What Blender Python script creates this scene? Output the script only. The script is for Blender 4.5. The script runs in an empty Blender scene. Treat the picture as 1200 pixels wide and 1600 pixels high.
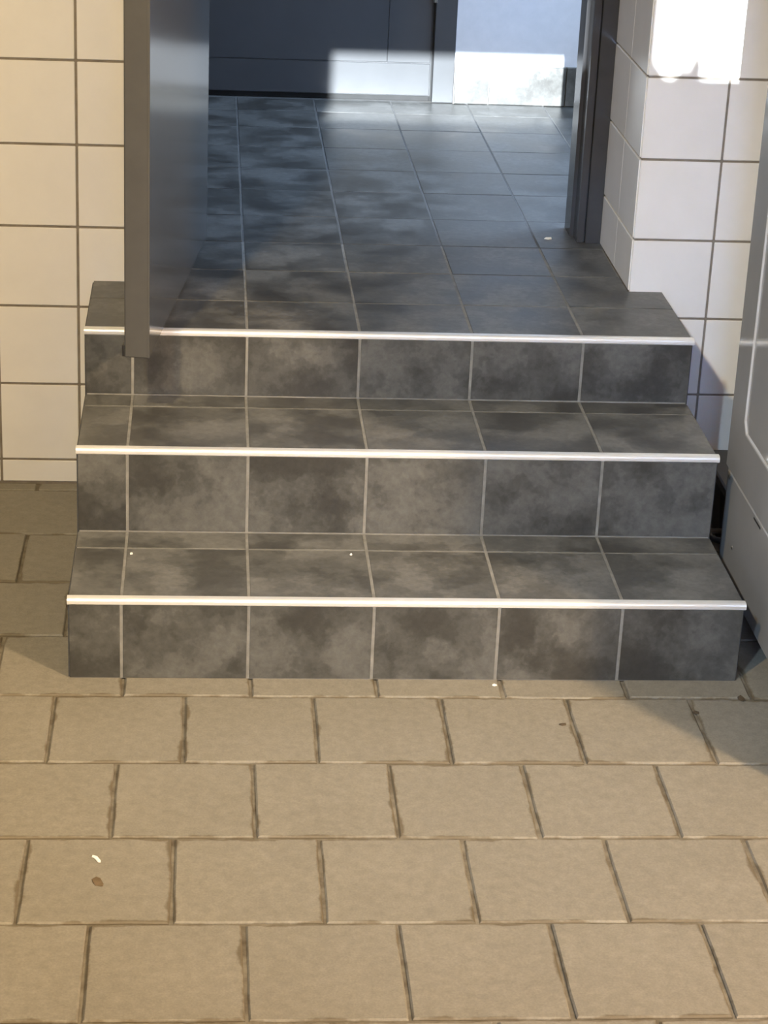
import bpy, bmesh, math, random
from mathutils import Vector, Matrix

random.seed(7)
scene = bpy.context.scene
COL = scene.collection

# ------------------------------------------------------------------ camera
cam_d = bpy.data.cameras.new('camera')
cam = bpy.data.objects.new('camera', cam_d)
COL.objects.link(cam)
_R = Vector((0.9965280, -0.0716676, 0.0423747))
_U = Vector((-0.0117269, 0.3830615, 0.9236484))
_F = Vector((0.0824278, 0.9209385, -0.3808911))
cam.matrix_world = Matrix(((_R.x, _U.x, -_F.x, -0.0766), (_R.y, _U.y, -_F.y, -3.2159),
                           (_R.z, _U.z, -_F.z, 1.6280), (0, 0, 0, 1)))
cam_d.sensor_fit = 'HORIZONTAL'
cam_d.sensor_width = 36.0
cam_d.lens = 3430.9 * 36.0 / 1200.0
cam_d.clip_start = 0.02
scene.camera = cam

# ------------------------------------------------------------------ world, sun, daylight, exposure
world = bpy.data.worlds.new('sky')
scene.world = world
world.use_nodes = True
world.node_tree.nodes['Background'].inputs[0].default_value = (0.42, 0.62, 1.0, 1)
world.node_tree.nodes['Background'].inputs[1].default_value = 1.0

SUN_DIR = Vector((0.14, 1.0, -0.286)).normalized()
sd = bpy.data.lights.new('sun', 'SUN')
sd.energy = 40.0
sd.color = (0.86, 0.94, 1.0)
sd.angle = math.radians(0.28)
sun = bpy.data.objects.new('sun', sd)
COL.objects.link(sun)
sun.rotation_euler = SUN_DIR.to_track_quat('-Z', 'Y').to_euler()
sun.location = (-1.2, -7.0, 4.5)


def daylight(name, loc, target, sx, sy, power, color):
    d = bpy.data.lights.new(name, 'AREA')
    d.shape = 'RECTANGLE'
    d.size, d.size_y = sx, sy
    d.energy = power
    d.color = color
    o = bpy.data.objects.new(name, d)
    COL.objects.link(o)
    o.location = loc
    o.rotation_euler = (Vector(target) - Vector(loc)).to_track_quat('-Z', 'Y').to_euler()
    return o


SKY = (0.36, 0.56, 1.0)
# sky light entering by the room's side window and by the window of the upper hall
daylight('daylight_side_window', (-2.44, -2.3, 1.65), (-1.0, -2.3, 1.65), 1.7, 1.2, 9.0, SKY)
daylight('cool_fill_rear', (0.15, -3.97, 1.45), (1.10, 0.85, 0.45), 0.6, 0.9, 6.0, SKY).data.spread = math.radians(40)  # added cool fill aimed at the right wall; no opening behind it
daylight('daylight_hall_window', (1.74, 1.85, 1.75), (0.0, 1.85, 1.75), 0.95, 1.0, 100.0, (0.50, 0.70, 1.0))

scene.view_settings.view_transform = 'Standard'
scene.view_settings.look = 'None'
scene.view_settings.exposure = 0.0
scene.view_settings.gamma = 1.0
scene.view_settings.use_curve_mapping = False


# ------------------------------------------------------------------ helpers
def link(name, mesh, mat=None, parent=None, loc=(0, 0, 0), rotz=0.0):
    o = bpy.data.objects.new(name, mesh)
    COL.objects.link(o)
    o.location = loc
    o.rotation_euler = (0, 0, rotz)
    if mat is not None and mesh is not None and not mesh.materials:
        mesh.materials.append(mat)
    if parent is not None:
        o.parent = parent
    return o


def empty(name, loc=(0, 0, 0), rotz=0.0):
    o = bpy.data.objects.new(name, None)
    COL.objects.link(o)
    o.location = loc
    o.rotation_euler = (0, 0, rotz)
    o.empty_display_size = 0.05
    return o


def tag(o, label=None, cat=None, group=None, kind=None):
    if label: o['label'] = label
    if cat: o['category'] = cat
    if group: o['group'] = group
    if kind: o['kind'] = kind
    return o


def bm_box(bm, x0, x1, y0, y1, z0, z1):
    vs = [bm.verts.new(p) for p in ((x0, y0, z0), (x1, y0, z0), (x1, y1, z0), (x0, y1, z0),
                                    (x0, y0, z1), (x1, y0, z1), (x1, y1, z1), (x0, y1, z1))]
    for f in ((0, 3, 2, 1), (4, 5, 6, 7), (0, 1, 5, 4), (1, 2, 6, 5), (2, 3, 7, 6), (3, 0, 4, 7)):
        bm.faces.new([vs[i] for i in f])
    return vs


def bm_done(bm, name, smooth=False):
    bmesh.ops.recalc_face_normals(bm, faces=bm.faces)
    me = bpy.data.meshes.new(name)
    bm.to_mesh(me)
    bm.free()
    if smooth:
        for p in me.polygons:
            p.use_smooth = True
    return me


def box_mesh(name, x0, x1, y0, y1, z0, z1, bevel=0.0, seg=1):
    bm = bmesh.new()
    bm_box(bm, x0, x1, y0, y1, z0, z1)
    if bevel > 0:
        bmesh.ops.bevel(bm, geom=list(bm.edges), offset=bevel, segments=seg, affect='EDGES', profile=0.5)
    return bm_done(bm, name)


def boxes_mesh(name, boxes, bevel=0.0):
    bm = bmesh.new()
    for b in boxes:
        bm_box(bm, *b)
    if bevel > 0:
        bmesh.ops.bevel(bm, geom=list(bm.edges), offset=bevel, segments=1, affect='EDGES', profile=0.5)
    return bm_done(bm, name)


def prism_x(name, prof, x0, x1, smooth=False):
    """profile of (y, z) points swept along x"""
    bm = bmesh.new()
    a = [bm.verts.new((x0, y, z)) for y, z in prof]
    b = [bm.verts.new((x1, y, z)) for y, z in prof]
    n = len(prof)
    for i in range(n):
        bm.faces.new((a[i], a[(i + 1) % n], b[(i + 1) % n], b[i]))
    bm.faces.new(a)
    bm.faces.new(list(reversed(b)))
    return bm_done(bm, name, smooth)


def prism_z(name, prof, z0, z1):
    bm = bmesh.new()
    a = [bm.verts.new((x, y, z0)) for x, y in prof]
    b = [bm.verts.new((x, y, z1)) for x, y in prof]
    n = len(prof)
    for i in range(n):
        bm.faces.new((a[i], a[(i + 1) % n], b[(i + 1) % n], b[i]))
    bm.faces.new(a)
    bm.faces.new(list(reversed(b)))
    return bm_done(bm, name)


def tube_mesh(name, pts, r, n=10):
    bm = bmesh.new()
    rings = []
    for i, p in enumerate(pts):
        p = Vector(p)
        d = (Vector(pts[min(i + 1, len(pts) - 1)]) - Vector(pts[max(i - 1, 0)])).normalized()
        ref = Vector((0, 0, 1)) if abs(d.z) < 0.9 else Vector((1, 0, 0))
        u = d.cross(ref).normalized()
        v = d.cross(u)
        rings.append([bm.verts.new(p + r * (math.cos(6.28319 * k / n) * u + math.sin(6.28319 * k / n) * v)) for k in range(n)])
    for a, b in zip(rings, rings[1:]):
        for k in range(n):
            bm.faces.new((a[k], a[(k + 1) % n], b[(k + 1) % n], b[k]))
    bm.faces.new(rings[0])
    bm.faces.new(rings[-1])
    return bm_done(bm, name, True)


_cache = {}


def tile_box(sx, sy, sz, bevel, key):
    k = (key, round(sx, 4), round(sy, 4), round(sz, 4))
    if k not in _cache:
        _cache[k] = box_mesh('tile_' + key, -sx / 2, sx / 2, -sy / 2, sy / 2, -sz / 2, sz / 2, bevel)
    return _cache[k]


# ------------------------------------------------------------------ materials
def base_mat(name, color=(0.5, 0.5, 0.5), rough=0.5, metal=0.0, spec=0.5):
    m = bpy.data.materials.new(name)
    m.use_nodes = True
    b = m.node_tree.nodes['Principled BSDF']
    b.inputs['Base Color'].default_value = (*color, 1)
    b.inputs['Roughness'].default_value = rough
    b.inputs['Metallic'].default_value = metal
    b.inputs['Specular IOR Level'].default_value = spec
    return m, m.node_tree, b


def coords(nt, jitter=True):
    tc = nt.nodes.new('ShaderNodeTexCoord')
    if not jitter:
        return tc.outputs['Object']
    oi = nt.nodes.new('ShaderNodeObjectInfo')
    mu = nt.nodes.new('ShaderNodeMath'); mu.operation = 'MULTIPLY'; mu.inputs[1].default_value = 57.0
    nt.links.new(oi.outputs['Random'], mu.inputs[0])
    ad = nt.nodes.new('ShaderNodeVectorMath'); ad.operation = 'ADD'
    nt.links.new(tc.outputs['Object'], ad.inputs[0])
    nt.links.new(mu.outputs[0], ad.inputs[1])
    return ad.outputs[0]


def noise(nt, vec, scale, detail=4, rough=0.55, dist=0.0):
    n = nt.nodes.new('ShaderNodeTexNoise')
    n.inputs['Scale'].default_value = scale
    n.inputs['Detail'].default_value = detail
    n.inputs['Roughness'].default_value = rough
    n.inputs['Distortion'].default_value = dist
    nt.links.new(vec, n.inputs['Vector'])
    return n.outputs['Fac']


def ramp(nt, fac, stops):
    r = nt.nodes.new('ShaderNodeValToRGB')
    el = r.color_ramp.elements
    while len(el) < len(stops):
        el.new(0.5)
    for e, (p, c) in zip(el, stops):
        e.position = p
        e.color = (*c, 1)
    nt.links.new(fac, r.inputs[0])
    return r.outputs[0]


def mixc(nt, fac, a, b, mode='MIX'):
    m = nt.nodes.new('ShaderNodeMix')
    m.data_type = 'RGBA'
    m.blend_type = mode
    for s, v in ((0, fac), (6, a), (7, b)):
        if hasattr(v, 'links'):
            nt.links.new(v, m.inputs[s])
        elif s == 0:
            m.inputs[s].default_value = v
        else:
            m.inputs[s].default_value = (*v, 1)
    return m.outputs[2]


def bump(nt, b, h, strength, dist):
    bp = nt.nodes.new('ShaderNodeBump')
    bp.inputs['Strength'].default_value = strength
    bp.inputs['Distance'].default_value = dist
    nt.links.new(h, bp.inputs['Height'])
    nt.links.new(bp.outputs[0], b.inputs['Normal'])


def math_n(nt, op, a, b=None):
    m = nt.nodes.new('ShaderNodeMath')
    m.operation = op
    for i, v in enumerate((a, b)):
        if v is None: continue
        if hasattr(v, 'links'): nt.links.new(v, m.inputs[i])
        else: m.inputs[i].default_value = v
    return m.outputs[0]


def speckle_mat(name, dark, light, scale, rough, spec=0.5, metal=0.0, detail=5, bump_s=0.0, jitter=True):
    m, nt, b = base_mat(name, light, rough, metal, spec)
    f = noise(nt, coords(nt, jitter), scale, detail, 0.6)
    nt.links.new(ramp(nt, f, [(0.3, dark), (0.7, light)]), b.inputs['Base Color'])
    if bump_s:
        bump(nt, b, f, bump_s, 0.002)
    return m


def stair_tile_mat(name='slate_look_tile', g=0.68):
    m, nt, b = base_mat(name, rough=0.42, spec=0.5)
    v = coords(nt)
    # watercolour-like patches: a coarse cloud whose outline is frayed by a finer one
    wn = nt.nodes.new('ShaderNodeTexNoise')
    wn.inputs['Scale'].default_value = 55
    wn.inputs['Detail'].default_value = 3
    nt.links.new(v, wn.inputs['Vector'])
    sub = nt.nodes.new('ShaderNodeVectorMath'); sub.operation = 'SUBTRACT'; sub.inputs[1].default_value = (0.5, 0.5, 0.5)
    nt.links.new(wn.outputs['Color'], sub.inputs[0])
    scl = nt.nodes.new('ShaderNodeVectorMath'); scl.operation = 'SCALE'; scl.inputs['Scale'].default_value = 0.040
    nt.links.new(sub.outputs[0], scl.inputs[0])
    add = nt.nodes.new('ShaderNodeVectorMath'); add.operation = 'ADD'
    nt.links.new(v, add.inputs[0]); nt.links.new(scl.outputs[0], add.inputs[1])
    big = noise(nt, add.outputs[0], 9.5, 5.0, 0.55, 0.0)
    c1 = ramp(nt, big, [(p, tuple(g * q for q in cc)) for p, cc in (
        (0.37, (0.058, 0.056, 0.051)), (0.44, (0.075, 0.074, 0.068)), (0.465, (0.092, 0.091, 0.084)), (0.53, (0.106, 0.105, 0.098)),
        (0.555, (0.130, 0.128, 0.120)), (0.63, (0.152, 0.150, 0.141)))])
    fine = noise(nt, v, 75, 6, 0.65, 0.2)
    c2 = ramp(nt, fine, [(0.32, (0.80, 0.80, 0.80)), (0.68, (1.18, 1.18, 1.18))])
    c = mixc(nt, 1.0, c1, c2, 'MULTIPLY')
    nt.links.new(c, b.inputs['Base Color'])
    rr = ramp(nt, big, [(0.3, (0.34, 0.34, 0.34)), (0.7, (0.50, 0.50, 0.50))])
    nt.links.new(rr, b.inputs['Roughness'])
    bump(nt, b, fine, 0.12, 0.001)
    return m


def floor_tile_mat(name='beige_floor_tile', rim=True):
    m, nt, b = base_mat(name, rough=0.55, spec=0.35)
    tc = nt.nodes.new('ShaderNodeTexCoord')
    v = coords(nt)
    mott = noise(nt, v, 60, 7, 0.72)
    c = ramp(nt, mott, [(0.3, (0.192, 0.173, 0.140)), (0.55, (0.227, 0.206, 0.168)), (0.75, (0.257, 0.234, 0.193))])
    big = noise(nt, v, 5, 3, 0.5)
    c = mixc(nt, 1.0, c, ramp(nt, big, [(0.3, (0.95, 0.95, 0.94)), (0.7, (1.03, 1.03, 1.03))]), 'MULTIPLY')
    grain = noise(nt, v, 330, 2, 0.5)
    c = mixc(nt, 1.0, c, ramp(nt, grain, [(0.3, (0.90, 0.90, 0.90)), (0.7, (1.06, 1.06, 1.06))]), 'MULTIPLY')
    # grime ground into the rim of the tile
    sx = nt.nodes.new('ShaderNodeSeparateXYZ')
    nt.links.new(tc.outputs['Object'], sx.inputs[0])
    ex = math_n(nt, 'SUBTRACT', 0.1005, math_n(nt, 'ABSOLUTE', sx.outputs[0]))
    ey = math_n(nt, 'SUBTRACT', 0.1065, math_n(nt, 'ABSOLUTE', sx.outputs[1]))
    e = math_n(nt, 'MINIMUM', ex, ey)
    wob = noise(nt, v, 14, 4, 0.6)
    wd = math_n(nt, 'MULTIPLY', math_n(nt, 'SUBTRACT', wob, 0.40), 0.034)
    g = math_n(nt, 'DIVIDE', math_n(nt, 'SUBTRACT', wd, e), 0.004)
    gm = nt.nodes.new('ShaderNodeClamp')
    nt.links.new(g, gm.inputs[0])
    c = mixc(nt, math_n(nt, 'MULTIPLY', gm.outputs[0], 0.75 if rim else 0.0), c, (0.095, 0.070, 0.038))
    nt.links.new(c, b.inputs['Base Color'])
    bump(nt, b, grain, 0.12, 0.0008)
    return m


M = {}
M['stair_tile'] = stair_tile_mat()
M['tread_tile'] = stair_tile_mat('lit_tread_tile', 0.90)  # riser tile lightened: light falling on the treads is put into the colour
M['floor_tile'] = floor_tile_mat()
M['floor_field'] = floor_tile_mat('beige_floor_field', False)
M['stair_grout'] = speckle_mat('grey_stair_grout', (0.15, 0.146, 0.135), (0.24, 0.234, 0.218), 40, 0.8)
M['hall_grout'] = speckle_mat('dark_hall_grout', (0.07, 0.068, 0.065), (0.11, 0.108, 0.104), 40, 0.8)
M['floor_grout'] = speckle_mat('brown_floor_grout', (0.073, 0.056, 0.034), (0.205, 0.180, 0.138), 30, 0.85, bump_s=0.2, jitter=False)
M['wall_tile'] = speckle_mat('white_glazed_tile', (0.745, 0.725, 0.70), (0.785, 0.765, 0.74), 12, 0.20, 0.5)
M['wall_grout'] = speckle_mat('wall_grout', (0.17, 0.145, 0.115), (0.25, 0.215, 0.18), 40, 0.85, jitter=False)
M['plaster'] = speckle_mat('grey_plaster', (0.24, 0.24, 0.24), (0.28, 0.28, 0.28), 30, 0.75, 0.3, bump_s=0.1, jitter=False)
M['hall_plaster'] = speckle_mat('white_plaster', (0.42, 0.43, 0.46), (0.46, 0.47, 0.50), 30, 0.75, 0.3, bump_s=0.1, jitter=False)
M['concrete'] = speckle_mat('raw_concrete', (0.06, 0.06, 0.062), (0.11, 0.11, 0.11), 30, 0.85, bump_s=0.3, jitter=False)
M['alu'] = speckle_mat('anodised_aluminium', (0.83, 0.82, 0.80), (0.87, 0.86, 0.84), 40, 0.40, 0.5, 0.55)
M['steel'] = speckle_mat('brushed_steel', (0.45, 0.45, 0.45), (0.6, 0.6, 0.6), 120, 0.3, 0.5, 1.0)
M['door_paint'] = speckle_mat('grey_door_paint', (0.061, 0.061, 0.060), (0.069, 0.069, 0.068), 18, 0.15, 0.6)
M['frame_paint'] = speckle_mat('dark_frame_paint', (0.036, 0.036, 0.038), (0.044, 0.044, 0.046), 18, 0.16, 0.5)
M['hall_door_paint'] = speckle_mat('anthracite_paint', (0.031, 0.032, 0.034), (0.036, 0.037, 0.039), 14, 0.38, 0.5)
M['seam'] = speckle_mat('black_gap', (0.006, 0.006, 0.006), (0.012, 0.012, 0.012), 30, 0.8)
M['cab'] = speckle_mat('grey_cabinet_lacquer', (0.31, 0.302, 0.292), (0.33, 0.322, 0.312), 10, 0.09, 0.5)
M['cab_bead'] = speckle_mat('light_cabinet_bead', (0.46, 0.445, 0.42), (0.50, 0.485, 0.46), 10, 0.25, 0.5)
M['black_plastic'] = speckle_mat('black_plastic', (0.012, 0.012, 0.013), (0.022, 0.022, 0.024), 40, 0.45)
M['paper'] = speckle_mat('white_paper', (0.82, 0.80, 0.74), (0.88, 0.86, 0.80), 60, 0.7)
M['dirt'] = speckle_mat('dark_dirt', (0.10, 0.068, 0.036), (0.15, 0.105, 0.06), 90, 0.9)
M['dead_leaf'] = speckle_mat('dry_leaf', (0.05, 0.035, 0.02), (0.10, 0.07, 0.04), 80, 0.8)
M['leaf'] = speckle_mat('green_leaf', (0.04, 0.10, 0.03), (0.07, 0.16, 0.05), 30, 0.5)
M['terracotta'] = speckle_mat('terracotta', (0.30, 0.13, 0.07), (0.36, 0.17, 0.09), 30, 0.8)
M['white_metal'] = speckle_mat('white_lamp_metal', (0.70, 0.70, 0.70), (0.76, 0.76, 0.76), 30, 0.4)

# ------------------------------------------------------------------ measures (metres)
XL, XR = -0.2905, 0.8133            # stair flanks
H1, H2, H3 = 0.1419, 0.2936, 0.4165  # step heights
Y2, Y3 = 0.2771, 0.5522             # riser faces of the second and third step
YW = 0.8526                         # face of the white tiled wall
YF = 1.195                          # face of the door frame
YE = 2.564                          # end wall of the upper hall
OL, OR = -0.178, 0.7449             # door opening in the wall
CEIL = 2.78
RX0, RX1, RY0 = -2.5, 4.2, -4.0     # room extents


# ------------------------------------------------------------------ floor
floor = link('floor', box_mesh('floor', RX0, RX1, RY0, YW + 0.2, -0.12, -0.0035), M['floor_grout'])
tag(floor, kind='structure')

PX, PY, J = 0.2055, 0.2189, 0.0055
Y0 = -0.0622


def wavy_tile(sx, sy, seed):
    """a worn, slightly irregular ceramic floor tile, rim rounded down"""
    rnd = random.Random(seed)
    n = 4
    ring = []
    for (ax, ay), (bx, by) in (((-1, -1), (1, -1)), ((1, -1), (1, 1)), ((1, 1), (-1, 1)), ((-1, 1), (-1, -1))):
        for i in range(n):
            t = i / n
            x, y = (ax + (bx - ax) * t) * sx / 2, (ay + (by - ay) * t) * sy / 2
            k = 0.0005 if i else 0.0012
            ring.append((x + rnd.uniform(-k, k), y + rnd.uniform(-k, k)))
    bm = bmesh.new()

    def loop(scale_in, z):
        out = []
        for x, y in ring:
            out.append(bm.verts.new((x - math.copysign(min(scale_in, abs(x)), x) if abs(x) > sx / 2 - 0.004 else x,
                                     y - math.copysign(min(scale_in, abs(y)), y) if abs(y) > sy / 2 - 0.004 else y, z)))
        return out
    a, b, c = loop(0, -0.012), loop(0, -0.0022), loop(0.0024, 0.0)
    m = len(ring)
    for p, q in ((a, b), (b, c)):
        for i in range(m):
            bm.faces.new((p[i], p[(i + 1) % m], q[(i + 1) % m], q[i]))
    bm.faces.new(c)
    return bm_done(bm, 'tile_floor')


full_tiles = [wavy_tile(PX - J, PY - J, s) for s in range(6)]
OFFS = {5: 0.0105, 4: 0.0105, 3: 0.108, 2: 0.0095, 1: 0.105, 0: 0.004, -1: 0.1037, -2: 0.004, -3: 0.094, -4: -0.0148,
        -5: 0.0905, -6: -0.012, -7: 0.095, -8: -0.01}
far_bm = bmesh.new()
n_tiles = 0
for k in range(-18, 5):
    y0 = Y0 + k * PY
    y1 = min(y0 + PY, YW - 0.001)
    off = OFFS.get(k, 0.0 if k % 2 == 0 else 0.1)
    i0 = math.floor((RX0 - off) / PX)
    i1 = math.ceil((RX1 - off) / PX)
    for i in range(i0, i1):
        x0 = off + i * PX
        if x0 < RX0 or x0 + PX > RX1 or y0 < RY0:
            continue
        # tiles buried under the steps are left out
        if y0 > 0.02 and x0 > XL + 0.02 and x0 + PX < XR - 0.02:
            continue
        near = (-0.80 < x0 < 1.25) and y0 > -1.65
        dz = random.uniform(-0.0009, 0.0009)
        if near:
            if y1 - y0 > PY - 0.002:
                me = full_tiles[(i * 7 + k * 3) % 6]
            else:
                me = tile_box(PX - J, y1 - y0 - J, 0.012, 0.0018, 'floor_cut')
            o = link('tile', me, M['floor_tile'], floor,
                     (x0 + PX / 2, (y0 + y1) / 2, dz if me in full_tiles else dz - 0.006),
                     random.uniform(-0.0035, 0.0035))
            n_tiles += 1
        else:
            bm_box(far_bm, x0 + J / 2, x0 + PX - J / 2, y0 + J / 2, y1 - J / 2, -0.012, dz)
far = link('tile_field', bm_done(far_bm, 'tile_field'), M['floor_field'], floor)
far['kind'] = 'stuff'

# ------------------------------------------------------------------ walls of the room
WF = {}
for side, bx_ in (('left', (RX0, OL - 0.0045, YW + 0.0025, YF + 0.12, -0.1, CEIL)), ('right', (OR + 0.0045, RX1, YW + 0.0025, YF + 0.12, -0.1, CEIL)),
                  ('top', (OL - 0.0045, OR + 0.0045, YW + 0.0025, YF + 0.12, 2.48, CEIL))):
    WF[side] = tag(link('wall_front_' + side, box_mesh('wall_front_' + side, *bx_), M['wall_grout']), kind='structure')
WP, WZ0, WJ = 0.1572, 0.0484, 0.0046
TH = 0.008


def wall_tile(x0, x1, z0, z1):
    j = WJ / 2
    link('tile', tile_box(x1 - x0 - 2 * j, TH, z1 - z0 - 2 * j, 0.0011, 'wall'), M['wall_tile'], WF['left' if x1 < 0 else 'right'],
         ((x0 + x1) / 2, YW + TH / 2, (z0 + z1) / 2))


rows = [(0.0, WZ0)] + [(WZ0 + i * WP, WZ0 + (i + 1) * WP) for i in range(14)]
left_cols = [(-0.3178 - (i + 1) * 0.1535, -0.3178 - i * 0.1535) for i in range(4)] + [(-0.3178, OL)]
right_cols = [(OR, 0.9035)] + [(0.9035 + i * WP, 0.9035 + (i + 1) * WP) for i in range(4)]
for z0, z1 in rows:
    for a, b in left_cols:
        wall_tile(a, b, z0, z1)
    for a, b in right_cols:
        wall_tile(a, b, z0, z1)
for z0, z1 in rows:                      # the two reveals of the doorway
    if z1 < H3 + 0.01:
        continue
    zz = max(z0, H3 - WJ / 2)
    for ya, yb in ((YW + 0.0005, 1.022), (1.022, YF + 0.004)):
        me = tile_box(TH, yb - ya - WJ, z1 - zz - WJ, 0.0011, 'reveal')
        for xx in (OR + TH / 2 + 0.0004, OL - TH / 2 - 0.0004):
            link('tile', me, M['wall_tile'], WF['left' if xx < 0 else 'right'], (xx, (ya + yb) / 2 + (0.0042 if ya < 1 else 0), (zz + z1) / 2))

wl = link('wall_left', boxes_mesh('wall_left', [
    (RX0 - 0.15, RX0, RY0, YF + 0.1, -0.1, 1.03), (RX0 - 0.15, RX0, RY0, YF + 0.1, 2.27, CEIL),
    (RX0 - 0.15, RX0, RY0, -3.17, 1.03, 2.27), (RX0 - 0.15, RX0, -1.43, YF + 0.1, 1.03, 2.27)]), M['plaster'])
tag(wl, kind='structure')
wr = link('wall_right', box_mesh('wall_right', RX1, RX1 + 0.15, RY0, YF + 0.1, -0.1, CEIL), M['plaster'])
tag(wr, kind='structure')
# rear wall with the narrow transom light that lets the sun in
TX0, TX1, TZ0, TZ1 = -0.669, 0.335, 2.224, 2.420
MX0, MX1 = -0.045, 0.080             # broad mullion between its two panes
WX0, WX1, WZA, WZB = -0.15, 0.45, 1.0, 1.9   # span of the added fill panel on the rear wall
wb = link('wall_back', boxes_mesh('wall_back', [
    (RX0 - 0.15, TX0, RY0 - 0.012, RY0, -0.1, CEIL), (TX1, RX1 + 0.15, RY0 - 0.012, RY0, -0.1, CEIL),
    (TX0, TX1, RY0 - 0.012, RY0, -0.1, TZ0), (TX0, TX1, RY0 - 0.012, RY0, TZ1, CEIL), (MX0, MX1, RY0 - 0.012, RY0, TZ0, TZ1)]), M['plaster'])
tag(wb, kind='structure')
ce = link('ceiling', box_mesh('ceiling', RX0 - 0.15, RX1 + 0.15, RY0 - 0.012, YE + 0.15, CEIL, CEIL + 0.12), M['plaster'])
tag(ce, kind='structure')

# ------------------------------------------------------------------ staircase
stairs = empty('staircase', (0.26, 0.0, 0.0))
tag(stairs, 'three tiled grey steps with bright metal nosings leading up to the doorway', 'stairs')
SO = Vector((0.26, 0.0, 0.0))
TC = [XL, -0.2045, 0.0, 0.2030, 0.4075, 0.6105, XR]
TT = 0.007
SJ = 0.0050
NOSE_H, NOSE_D = 0.0095, 0.010


def part(name, mesh, mat, parent, world_loc, parent_world):
    return link(name, mesh, mat, parent, Vector(world_loc) - Vector(parent_world))


def nosing_profile():
    p = [(0.006, 0.0), (0.006, -0.0012)]
    p = []
    # rounded front with a fine shadow groove below, seen from the side: (y, z) relative to the top edge
    for a in range(0, 7):
        t = math.radians(90 + a * 15)
        p.append((0.0045 + 0.0062 * math.cos(t), -0.0060 + 0.0062 * math.sin(t)))
    p += [(-0.0017, -0.0098), (0.0006, -0.0112), (0.0006, -0.0118), (0.0050, -0.0118), (0.0050, -0.0040), (0.0120, -0.0030), (0.0120, 0.0002)]
    return p


def step(yf, yb, z0, z1, joint_rows, last=False):
    """one step: concrete body carrying riser tiles, tread tiles and a metal nosing"""
    loc = Vector((0.26, yf, z0))
    zb, zt_ = -z0, z1 - z0 - 0.0012
    blocks = [(XL - 0.26 + 0.004, XR - 0.26 - 0.004, 0.0012, (min(yb, YW + 0.002) if last else yb) - yf, zb, zt_)]
    if last:
        blocks.append((OL - 0.26 + 0.001, OR - 0.26 - 0.001, YW + 0.001 - yf, yb - yf, zb, zt_))
    body = link('landing' if last else 'step', boxes_mesh('step', blocks), M['stair_grout'], stairs, loc - SO)
    # flank slabs of raw concrete
    for xs in (XL + 0.0022, XR - 0.0022):
        part('flank', box_mesh('flank', -0.0020, 0.0020, TT - 0.001, min(yb, YW) - yf, -z0, z1 - z0 - 0.004), M['concrete'], body,
             (xs, yf, z0), loc)
    zt = z1 - NOSE_H
    for a, b in zip(TC, TC[1:]):
        me = tile_box(b - a - SJ, TT, zt - z0 - 0.002, 0.0007, 'riser')
        part('riser_tile', me, M['stair_tile'], body,
             ((a + b) / 2, yf + TT / 2 + random.uniform(0, 0.0005), (z0 + zt) / 2), loc)
    ys = [yf + NOSE_D] + joint_rows
    for r, (ya, yb2) in enumerate(zip(ys, ys[1:])):
        for ci, (a, b) in enumerate(zip(TC, TC[1:])):
            aa, bb = a, b
            if last and ya > YW - 0.12:
                aa, bb = max(a, OL + 0.002), min(b, OR - 0.001)
                if bb - aa < 0.03: continue
            yb3 = yb2
            me = tile_box(bb - aa - SJ, yb3 - ya - SJ, TT, 0.0007, 'tread')
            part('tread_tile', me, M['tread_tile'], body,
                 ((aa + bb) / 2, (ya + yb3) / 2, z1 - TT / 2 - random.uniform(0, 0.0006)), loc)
    part('nosing', prism_x('nosing', nosing_profile(), XL - 0.0005 - 0.26, XR + 0.0015 - 0.26, False), M['alu'], body,
         (0.26, yf, z1 + 0.0006), loc)
    return body


step(0.0, Y2, 0.0, H1, [0.2055, Y2])
step(Y2, Y3, H1, H2, [0.4905, Y3])
# third step: the landing, tiled back to the door frame
lb = step(Y3, 1.1515, H2, H3, [0.7398], last=True)
loc3 = Vector((0.26, Y3, H2))
# second and third tile row run on into the doorway; where the wall corner cuts in, the tile is L-shaped or cut off
ya, yb, hj = 0.7398, 0.9455, SJ / 2
for a, b in zip(TC, TC[1:]):
    p, q, r, t = a + hj, b - hj, ya + hj, yb - hj
    yc = YW - 0.0005
    if b < OL or a > OR:
        pts = [(p, r), (q, r), (q, yc), (p, yc)]
    elif a < OL:
        pts = [(p, r), (q, r), (q, t), (OL + 0.002, t), (OL + 0.002, yc), (p, yc)]
    elif b > OR:
        pts = [(p, r), (q, r), (q, yc), (OR - 0.001, yc), (OR - 0.001, t), (p, t)]
    else:
        pts = [(p, r), (q, r), (q, t), (p, t)]
    cx, cy = (p + q) / 2, (r + t) / 2
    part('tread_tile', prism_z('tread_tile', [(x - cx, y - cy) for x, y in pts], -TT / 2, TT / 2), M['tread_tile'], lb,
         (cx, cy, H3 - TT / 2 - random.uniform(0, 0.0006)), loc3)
for a, b in zip(TC, TC[1:]):
    aa, bb = max(a, OL + 0.002), min(b, OR - 0.001)
    if bb - aa < 0.03:
        continue
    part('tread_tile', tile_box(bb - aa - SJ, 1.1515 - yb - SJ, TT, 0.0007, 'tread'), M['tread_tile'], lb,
         ((aa + bb) / 2, (yb + 1.1515) / 2, H3 - TT / 2 - random.uniform(0, 0.0006)), loc3)

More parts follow.
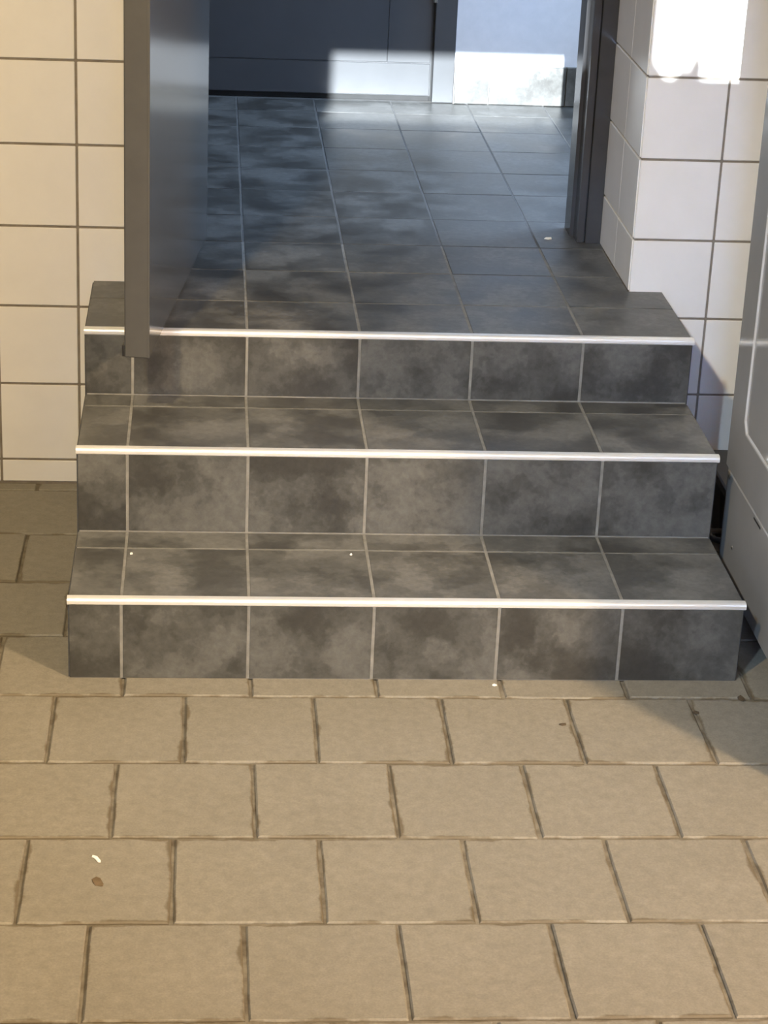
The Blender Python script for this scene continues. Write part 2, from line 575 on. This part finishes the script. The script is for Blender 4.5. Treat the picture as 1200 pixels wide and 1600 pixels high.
# ------------------------------------------------------------------ upper hall
HX0, HX1 = -1.6, 1.75
hall = link('floor_hall', box_mesh('floor_hall', HX0, HX1, 1.1515, YE + 0.1, H3 - 0.15, H3 - 0.0012), M['hall_grout'])
tag(hall, kind='structure')
hrows = [1.1515, 1.362, 1.5865, 1.789, 2.0105, 2.2215, 2.4125, YE]
hcols = [0.0 + (i * 0.2037) for i in range(-7, 9)]
for ya, yb in zip(hrows, hrows[1:]):
    for a, b in zip(hcols, hcols[1:]):
        if a < HX0 or b > HX1: continue
        if yb < 1.4 and (b < OL or a > OR): continue
        link('tile', tile_box(b - a - 0.0042, yb - ya - 0.0036, TT, 0.0007, 'hall'), M['stair_tile'], hall,
             ((a + b) / 2, (ya + yb) / 2, H3 - TT / 2 - random.uniform(0, 0.0007)))

DX = 0.5120   # latch edge of the anthracite door in the end wall
FX = 0.5735   # outer edge of its frame
wh = link('wall_hall_end', boxes_mesh('wall_hall_end', [
    (FX, HX1 + 0.1, YE, YE + 0.12, H3 - 0.1, CEIL), (HX0 - 0.1, -0.50, YE, YE + 0.12, H3 - 0.1, CEIL),
    (-0.50, FX, YE, YE + 0.12, 2.55, CEIL)]), M['hall_plaster'])
tag(wh, kind='structure')
whl = link('wall_hall_left', box_mesh('wall_hall_left', HX0 - 0.1, HX0, YF + 0.12, YE, H3 - 0.1, CEIL), M['hall_plaster'])
tag(whl, kind='structure')
whr = link('wall_hall_right', boxes_mesh('wall_hall_right', [
    (HX1, HX1 + 0.1, YF + 0.12, 1.36, H3 - 0.1, CEIL), (HX1, HX1 + 0.1, 2.34, YE, H3 - 0.1, CEIL),
    (HX1, HX1 + 0.1, 1.36, 2.34, H3 - 0.1, 1.24), (HX1, HX1 + 0.1, 1.36, 2.34, 2.26, CEIL)]), M['hall_plaster'])
tag(whr, kind='structure')
# skirting tiles along the white end wall
sk = link('baseboard_hall', box_mesh('baseboard_hall', FX, HX1, YE - 0.004, YE, H3 - 0.001, H3 + 0.104), M['stair_grout'])
tag(sk, kind='structure')
sx = [FX, 0.6663, 0.8712, 1.075, 1.279, 1.483, 1.687]
for a, b in zip(sx, sx[1:]):
    link('tile', tile_box(b - a - 0.003, 0.008, 0.102, 0.0008, 'skirting'), M['stair_tile'], sk, ((a + b) / 2, YE - 0.008, H3 + 0.0525))

# anthracite door in the end wall of the hall
d2 = empty('door_2', (DX, YE, H3))
tag(d2, kind='structure')
DW = 0.98
link('leaf', boxes_mesh('leaf', [(-DW, 0, 0.012, 0.05, 0.014, 2.05)]), M['hall_door_paint'], d2)
link('kick_plate', box_mesh('kick_plate', -DW + 0.004, -0.003, 0.0075, 0.0125, 0.016, 0.0995, 0.0008), M['hall_door_paint'], d2)
link('panel', box_mesh('panel', -0.1165, -0.003, 0.0075, 0.0125, 0.1022, 2.04, 0.0008), M['hall_door_paint'], d2)
link('panel', box_mesh('panel', -DW + 0.004, -0.1178, 0.0075, 0.0125, 0.1022, 2.04, 0.0008), M['hall_door_paint'], d2)
link('threshold_gap', box_mesh('threshold_gap', -DW, 0, 0.02, 0.06, 0.0, 0.014), M['seam'], d2)
for hz in (0.262, 1.05, 1.84):
    hg = link('hinge', tube_mesh('hinge', [(0.004, 0.003, hz), (0.004, 0.003, hz + 0.09)], 0.0072, 12), M['steel'], d2)
hd = link('handle', tube_mesh('handle', [(-DW + 0.07, 0.008, 1.05), (-DW + 0.07, -0.045, 1.05), (-DW + 0.19, -0.05, 1.05)], 0.009), M['steel'], d2)
t2 = empty('trim_2', (0.54, YE, H3))
tag(t2, kind='structure')
link('jamb', box_mesh('jamb', DX + 0.0045 - 0.54, FX - 0.54, -0.003, 0.1, 0.0, 2.11, 0.0015), M['hall_door_paint'], t2)
link('jamb', box_mesh('jamb', -0.50 - 0.54, DX - DW - 0.003 - 0.54, -0.003, 0.1, 0.0, 2.11, 0.0015), M['hall_door_paint'], t2)
link('head', box_mesh('head', -0.50 - 0.54, FX - 0.54, -0.003, 0.1, 2.053, 2.133, 0.0015), M['hall_door_paint'], t2)
link('rebate', box_mesh('rebate', DX - 0.001 - 0.54, DX + 0.006 - 0.54, 0.02, 0.1, 0.0, 2.06), M['seam'], t2)

# window of the hall, in its right wall (daylight comes in there)
w2 = empty('window_2', (HX1 + 0.05, 1.85, 1.75))
tag(w2, kind='structure')
link('window_frame', boxes_mesh('window_frame', [(-0.03, 0.03, -0.49, -0.44, -0.51, 0.51), (-0.03, 0.03, 0.44, 0.49, -0.51, 0.51),
     (-0.03, 0.03, -0.44, 0.44, -0.51, -0.46), (-0.03, 0.03, -0.44, 0.44, 0.46, 0.51)]), M['white_metal'], w2)
w1 = empty('window_1', (RX0 - 0.08, -2.3, 1.65))
tag(w1, kind='structure')
link('window_frame', boxes_mesh('window_frame', [(-0.03, 0.03, -0.87, -0.80, -0.62, 0.62), (-0.03, 0.03, 0.80, 0.87, -0.62, 0.62),
     (-0.03, 0.03, -0.80, 0.80, -0.62, -0.55), (-0.03, 0.03, -0.80, 0.80, 0.55, 0.62)]), M['white_metal'], w1)

fill_p = empty('rear_fill_panel', (0.15, RY0, 1.45))  # added blank panel behind the rear fill light, on a closed wall
tag(fill_p, kind='structure')
link('blank_pane', box_mesh('blank_pane', -0.30, 0.30, 0.001, 0.008, -0.45, 0.45), M['white_metal'], fill_p)
link('window_frame', boxes_mesh('window_frame', [(-0.35, -0.30, 0.0, 0.02, -0.50, 0.50), (0.30, 0.35, 0.0, 0.02, -0.50, 0.50),
     (-0.30, 0.30, 0.0, 0.02, -0.50, -0.45), (-0.30, 0.30, 0.0, 0.02, 0.45, 0.50)]), M['white_metal'], fill_p)  # added surround of the blank panel

# ------------------------------------------------------------------ door frame of the doorway
t1 = empty('trim_1', (0.72, YF, H3))
tag(t1, kind='structure')
OH = 2.055


def jamb(pts, z1):
    return prism_z('jamb', [(x - 0.72, y - YF) for x, y in pts], 0.0, z1)


link('jamb', jamb([(OR, YF), (0.7135, YF), (0.7135, YF + 0.012), (0.7105, YF + 0.012), (0.7105, YF + 0.004), (0.6965, YF + 0.004),
                   (0.6965, YF + 0.055), (0.689, YF + 0.055), (0.689, YF + 0.125), (OR, YF + 0.125)], OH), M['frame_paint'], t1)
link('jamb', jamb([(OL, YF), (-0.125, YF), (-0.125, YF + 0.02), (-0.092, YF + 0.02), (-0.092, YF + 0.125), (OL, YF + 0.125)], OH), M['frame_paint'], t1)
link('head', box_mesh('head', OL - 0.72, OR - 0.72, 0, 0.125, OH, OH + 0.05), M['frame_paint'], t1)

# ------------------------------------------------------------------ open grey door, hinged on the left jamb
hx, hy = -0.0740, 1.150
fx, fy = -0.1700, 0.366
ang = math.atan2(fy - hy, fx - hx)
LW = math.hypot(fx - hx, fy - hy)
d1 = empty('door_1', (hx, hy, H3 + 0.008), ang)
tag(d1, kind='structure')
LT = 0.043
# local x runs from hinge to free edge; the seen face is y = 0, the leaf lies at negative y
bm = bmesh.new()
bm_box(bm, 0, LW, -LT, 0, 0, 2.04)
bmesh.ops.bevel(bm, geom=list(bm.edges), offset=0.0022, segments=3, affect='EDGES', profile=0.5)
link('leaf', bm_done(bm, 'leaf'), M['door_paint'], d1)
link('edge_guard', box_mesh('edge_guard', LW - 0.002, LW + 0.0012, -LT + 0.002, -0.003, 0.002, 2.036, 0.0006), M['door_paint'], d1)
link('drop_seal', box_mesh('drop_seal', LW - 0.06, LW - 0.001, -LT - 0.004, -LT + 0.003, 0.001, 0.022, 0.001), M['black_plastic'], d1)
for hz in (0.22, 1.0, 1.78):
    link('hinge', tube_mesh('hinge', [(-0.006, -LT + 0.004, hz), (-0.006, -LT + 0.004, hz + 0.1)], 0.009, 12), M['steel'], d1)
for s, y in ((1, 0.0), (-1, -LT)):
    pl = link('handle_plate', box_mesh('handle_plate', LW - 0.085, LW - 0.045, y - 0.004, y + 0.004, 0.93, 1.15, 0.002), M['steel'], d1)
    link('handle', tube_mesh('handle', [(LW - 0.065, y, 1.05), (LW - 0.065, y + s * 0.05, 1.05), (LW - 0.19, y + s * 0.055, 1.05)], 0.009), M['steel'], pl)
link('lock_plate', box_mesh('lock_plate', LW + 0.0008, LW + 0.002, -LT / 2 - 0.011, -LT / 2 + 0.011, 0.93, 1.16), M['steel'], d1)

# ------------------------------------------------------------------ grey cabinet on the right
CXL, CYF, CYB = 0.8545, -0.41, 0.385
cab = empty('metal_cabinet', (CXL, 0.0, 0.0))
tag(cab, 'tall glossy grey cabinet with framed side panel standing right of the steps', 'cabinet')
CW, CH = 0.62, 1.86
link('body', box_mesh('body', 0.004, CW, CYF + 0.02, CYB - 0.002, 0.05, CH, 0.003), M['cab'], cab)
sp = link('side_panel', box_mesh('side_panel', 0.0, 0.006, CYF, CYB, 0.2385, CH - 0.02, 0.002), M['cab'], cab)
# bead around the raised field of the side panel (cut corners)
c = 0.018
oy0, oy1, oz0, oz1 = CYF + 0.09, 0.285, 0.336, CH - 0.12
def bead_loop(inset):
    a, b, z0, z1 = oy0 + inset, oy1 - inset, oz0 + inset, oz1 - inset
    return [(a + c, z0), (b - c, z0), (b, z0 + c), (b, z1 - c), (b - c, z1), (a + c, z1), (a, z1 - c), (a, z0 + c)]
bm = bmesh.new()
La = [bm.verts.new((0.0005, y, z)) for y, z in bead_loop(0)]
Lb = [bm.verts.new((-0.0030, y, z)) for y, z in bead_loop(0.0022)]
Lc = [bm.verts.new((-0.0030, y, z)) for y, z in bead_loop(0.0052)]
Ld = [bm.verts.new((0.0005, y, z)) for y, z in bead_loop(0.0080)]
for A, B in ((La, Lb), (Lb, Lc), (Lc, Ld)):
    for i in range(8):
        bm.faces.new((A[i], A[(i + 1) % 8], B[(i + 1) % 8], B[i]))
link('bead', bm_done(bm, 'bead'), M['cab_bead'], sp)
bp_ = link('base_panel', box_mesh('base_panel', 0.0015, 0.006, CYF, CYB - 0.012, 0.047, 0.2345, 0.0015), M['cab'], cab)
link('slot', box_mesh('slot', 0.0009, 0.004, 0.118, 0.166, 0.2250, 0.2285), M['seam'], bp_)
for (y, z) in ((0.352, 0.227), (0.285, 0.120), (-0.30, 0.227), (-0.30, 0.09)):
    me = bpy.data.meshes.new('screw')
    bm = bmesh.new()
    bmesh.ops.create_uvsphere(bm, u_segments=10, v_segments=6, radius=0.0035)
    bmesh.ops.scale(bm, vec=(0.5, 1, 1), verts=bm.verts)
    bm.to_mesh(me); bm.free()
    link('screw', me, M['steel'], bp_, (0.001, y, z))
for y in (CYF + 0.06, CYB - 0.09):
    for x in (0.06, CW - 0.06):
        link('foot', tube_mesh('foot', [(x, y, 0.0), (x, y, 0.052)], 0.02, 12), M['black_plastic'], cab)
fd = link('door', box_mesh('door', 0.002, CW, CYF - 0.004, CYF + 0.018, 0.11, CH - 0.004, 0.003), M['cab'], cab)
link('handle', tube_mesh('handle', [(0.06, CYF - 0.004, 0.95), (0.06, CYF - 0.04, 0.95), (0.06, CYF - 0.04, 1.25), (0.06, CYF - 0.004, 1.25)], 0.008), M['steel'], fd)
link('base_rail', box_mesh('base_rail', 0.004, CW, CYF + 0.004, CYF + 0.02, 0.05, 0.105, 0.002), M['black_plastic'], cab)

# ------------------------------------------------------------------ black waste bin in the gap behind the cabinet
bin_ = empty('dustbin', (0.985, 0.62, 0.0))
tag(bin_, 'black plastic bin wedged in the gap between cabinet and tiled wall', 'bin')
bm = bmesh.new()
lv = [(0.0, 0.075, 0.095), (0.02, 0.082, 0.100), (0.10, 0.089, 0.106), (0.118, 0.090, 0.108)]
rings = []
for z, a, b_ in lv:
    ring = []
    for k in range(24):
        t = 6.283185 * k / 24
        cx_, sy_ = math.cos(t), math.sin(t)
        ring.append(bm.verts.new((a * math.copysign(abs(cx_) ** 0.55, cx_), b_ * math.copysign(abs(sy_) ** 0.55, sy_), z)))
    rings.append(ring)
for A, B in zip(rings, rings[1:]):
    for k in range(24):
        bm.faces.new((A[k], A[(k + 1) % 24], B[(k + 1) % 24], B[k]))
bm.faces.new(rings[0])
bm.faces.new(rings[-1])
link('body', bm_done(bm, 'body'), M['black_plastic'], bin_)
link('lid', box_mesh('lid', -0.093, 0.093, -0.112, 0.112, 0.119, 0.137, 0.006, 2), M['black_plastic'], bin_)
link('lid_grip', box_mesh('lid_grip', -0.03, 0.03, -0.118, -0.108, 0.124, 0.134, 0.002), M['black_plastic'], bin_)
cable = link('power_cable', tube_mesh('power_cable', [
    (0.885 + 0.035 * math.cos(t * 0.45), 0.43 + 0.05 * math.sin(t * 0.45), 0.010 + 0.010 * t / 3) for t in range(0, 26)], 0.006, 8), M['black_plastic'])
tag(cable, 'black cable coiled on the floor behind the grey cabinet', 'cable')


# ------------------------------------------------------------------ small litter
def flake(name, pts, t, mat, loc, rz, label, cat, group=None):
    bm = bmesh.new()
    lo = [bm.verts.new((x, y, 0)) for x, y in pts]
    hi = [bm.verts.new((x * 0.9, y * 0.9, t * (1 + 0.6 * math.sin(9 * x / 0.01)))) for x, y in pts]
    n = len(pts)
    bm.faces.new(list(reversed(lo)))
    bm.faces.new(hi)
    for i in range(n):
        bm.faces.new((lo[i], lo[(i + 1) % n], hi[(i + 1) % n], hi[i]))
    o = link(name, bm_done(bm, name), mat, None, loc, rz)
    tag(o, label, cat, group)
    return o


flake('paper_scrap', [(-0.0065, 0.004), (-0.0055, 0.0085), (-0.002, 0.0095), (0.002, 0.004), (0.007, -0.005), (0.0068, -0.0095),
                      (0.003, -0.009), (-0.001, -0.001), (-0.003, 0.002)], 0.0012, M['paper'], (-0.2185, -0.558, 0.0012), 0.0,
      'tiny white paper scrap on the beige floor tile at lower left', 'scrap')
flake('dirt_clump', [(-0.008, 0.006), (-0.002, 0.013), (0.004, 0.009), (0.009, -0.006), (0.008, -0.012), (-0.002, -0.010), (-0.006, -0.003)],
      0.0007, M['dirt'], (-0.2140, -0.616, 0.0008), 0.0, 'brown dirt smudge just below the white paper scrap', 'dirt')
flake('dead_leaf', [(-0.006, 0.001), (-0.003, 0.008), (0.003, 0.009), (0.006, 0.002), (0.004, -0.006), (-0.002, -0.008)], 0.003, M['dead_leaf'],
      (0.806, -0.066, 0.0011), 0.3, 'dark dry leaf bit by the lower right corner of the steps', 'leaf', 'bits of dry leaf on the floor')
flake('dead_leaf', [(-0.005, 0.001), (-0.001, 0.006), (0.004, 0.005), (0.005, -0.003), (-0.002, -0.006)], 0.002, M['dead_leaf'],
      (0.722, -0.111, -0.0005), 1.0, 'dark crumb of leaf in the floor joint near the cabinet', 'leaf', 'bits of dry leaf on the floor')
flake('dead_leaf', [(-0.007, 0.001), (-0.001, 0.004), (0.006, 0.003), (0.004, -0.003), (-0.003, -0.004)], 0.002, M['dead_leaf'],
      (0.498, -0.156, 0.001), 0.2, 'small dark leaf bit lying alone on a beige tile near the right', 'leaf', 'bits of dry leaf on the floor')
flake('plaster_crumb', [(-0.004, 0), (0, 0.003), (0.005, 0.002), (0.004, -0.002), (-0.001, -0.003)], 0.002, M['paper'],
      (0.404, -0.021, 0.001), 0.2, 'tiny white crumb at the foot of the lowest riser', 'crumb', 'white crumbs')
flake('plaster_crumb', [(-0.002, 0), (0, 0.003), (0.002, 0.002), (0.002, -0.002), (-0.001, -0.003)], 0.0015, M['paper'],
      (0.1746, 0.185, H1 + 0.0003), 0.2, 'tiny white crumb in the middle of the lowest tread', 'crumb', 'white crumbs')
flake('plaster_crumb', [(-0.003, 0), (0, 0.003), (0.003, 0.002), (0.002, -0.002), (-0.001, -0.003)], 0.0015, M['paper'],
      (-0.1947, 0.179, H1 + 0.0003), 0.9, 'tiny white crumb at the left of the lowest tread', 'crumb', 'white crumbs')
flake('plaster_crumb', [(-0.008, 0), (-0.003, 0.006), (0.007, 0.004), (0.008, -0.002), (-0.001, -0.005)], 0.003, M['paper'],
      (0.6387, 1.222, H3 + 0.0003), 0.1, 'white plaster crumb by the foot of the right door jamb', 'crumb', 'white crumbs')


# ------------------------------------------------------------------ plant outside the transom (its leaves shade the sun patch)
plant = empty('window_plant', (-0.2, RY0 - 0.16, TZ0 - 0.20))
tag(plant, 'leafy plant in a trough outside the transom window', 'plant')
link('trough', boxes_mesh('trough', [(-0.55, 0.6, -0.07, 0.07, 0.0, 0.12)], 0.006), M['terracotta'], plant)


def leaf_mesh(w, h):
    bm = bmesh.new()
    mid = [bm.verts.new((0, -0.006 * math.sin(3.14 * t), h * t)) for t in (0, .25, .5, .75, 1)]
    wd = [0.12, .75, 1, .62, 0.02]
    L = [bm.verts.new((-w / 2 * q, 0.004, h * t)) for q, t in zip(wd, (0, .22, .46, .72, 1))]
    Rr = [bm.verts.new((w / 2 * q, 0.004, h * t)) for q, t in zip(wd, (0, .22, .46, .72, 1))]
    for i in range(4):
        bm.faces.new((L[i], mid[i], mid[i + 1], L[i + 1]))
        bm.faces.new((mid[i], Rr[i], Rr[i + 1], mid[i + 1]))
    return bm_done(bm, 'leaf')


lm = [leaf_mesh(0.030, 0.075), leaf_mesh(0.042, 0.085), leaf_mesh(0.055, 0.095)]
for (x, z, tilt, k) in ((0.098, 2.195, -0.45, 0), (0.124, 2.155, 0.1, 2), (0.153, 2.195, 0.12, 1), (0.215, 2.135, 0.3, 1), (0.275, 2.15, -0.2, 2),
                        (-0.055, 2.185, 0.15, 2), (-0.10, 2.165, -0.25, 1), (-0.20, 2.125, 0.2, 1), (-0.30, 2.11, -0.3, 2), (-0.42, 2.12, 0.3, 2),
                        (-0.55, 2.115, -0.2, 1)):
    x -= 0.022
    z += 0.045
    l = link('leaf', lm[k], M['leaf'], plant, Vector((x, RY0 - 0.16, z)) - Vector((-0.2, RY0 - 0.16, TZ0 - 0.20)))
    l.rotation_euler = (0, tilt, random.uniform(-0.4, 0.4))
    link('stem', tube_mesh('stem', [(x + 0.2, 0.01, 0.10), (x + 0.2, 0.003, z - TZ0 + 0.20 + 0.005)], 0.002, 6), M['leaf'], plant)


# ------------------------------------------------------------------ ceiling lamps
def ceiling_lamp(loc, aim, power, color, radius, spot, label, blend=0.8):
    t = empty('ceiling_lamp', loc)
    tag(t, label, 'lamp')
    link('housing', tube_mesh('housing', [(0, 0, CEIL - loc[2]), (0, 0, 0.03)], 0.09, 24), M['white_metal'], t)
    link('trim_ring', tube_mesh('trim_ring', [(0.1 * math.cos(k * 6.2832 / 24), 0.1 * math.sin(k * 6.2832 / 24), 0.03) for k in range(25)], 0.008, 8), M['white_metal'], t)
    d = bpy.data.lights.new('bulb', 'SPOT' if spot else 'POINT')
    d.energy = power
    d.color = color
    d.shadow_soft_size = radius
    if spot:
        d.spot_size = math.radians(spot)
        d.spot_blend = blend
    o = bpy.data.objects.new('bulb', d)
    COL.objects.link(o)
    o.parent = t
    o.location = (0, 0, -0.02 - radius * 0.5)
    o.rotation_euler = (Vector(aim) - Vector(loc)).to_track_quat('-Z', 'Y').to_euler()
    return t


ceiling_lamp((2.55, -2.75, 2.62), (0.2, 0.0, 0.3), 870, (1.0, 0.74, 0.46), 0.14, None,
             'warm round ceiling lamp over the right side of the room')
ceiling_lamp((-0.80, -1.9, 2.62), (-0.50, 0.45, 0.42), 350, (1.0, 0.77, 0.41), 0.05, 78,
             'warm round ceiling lamp over the left side of the room', 1.0)
ceiling_lamp((-0.85, -2.9, 2.62), (0.98, 0.45, 0.0), 345, (0.56, 0.77, 1.0), 0.04, 38,
             'cool white ceiling spot aimed at the right wall', 1.0)
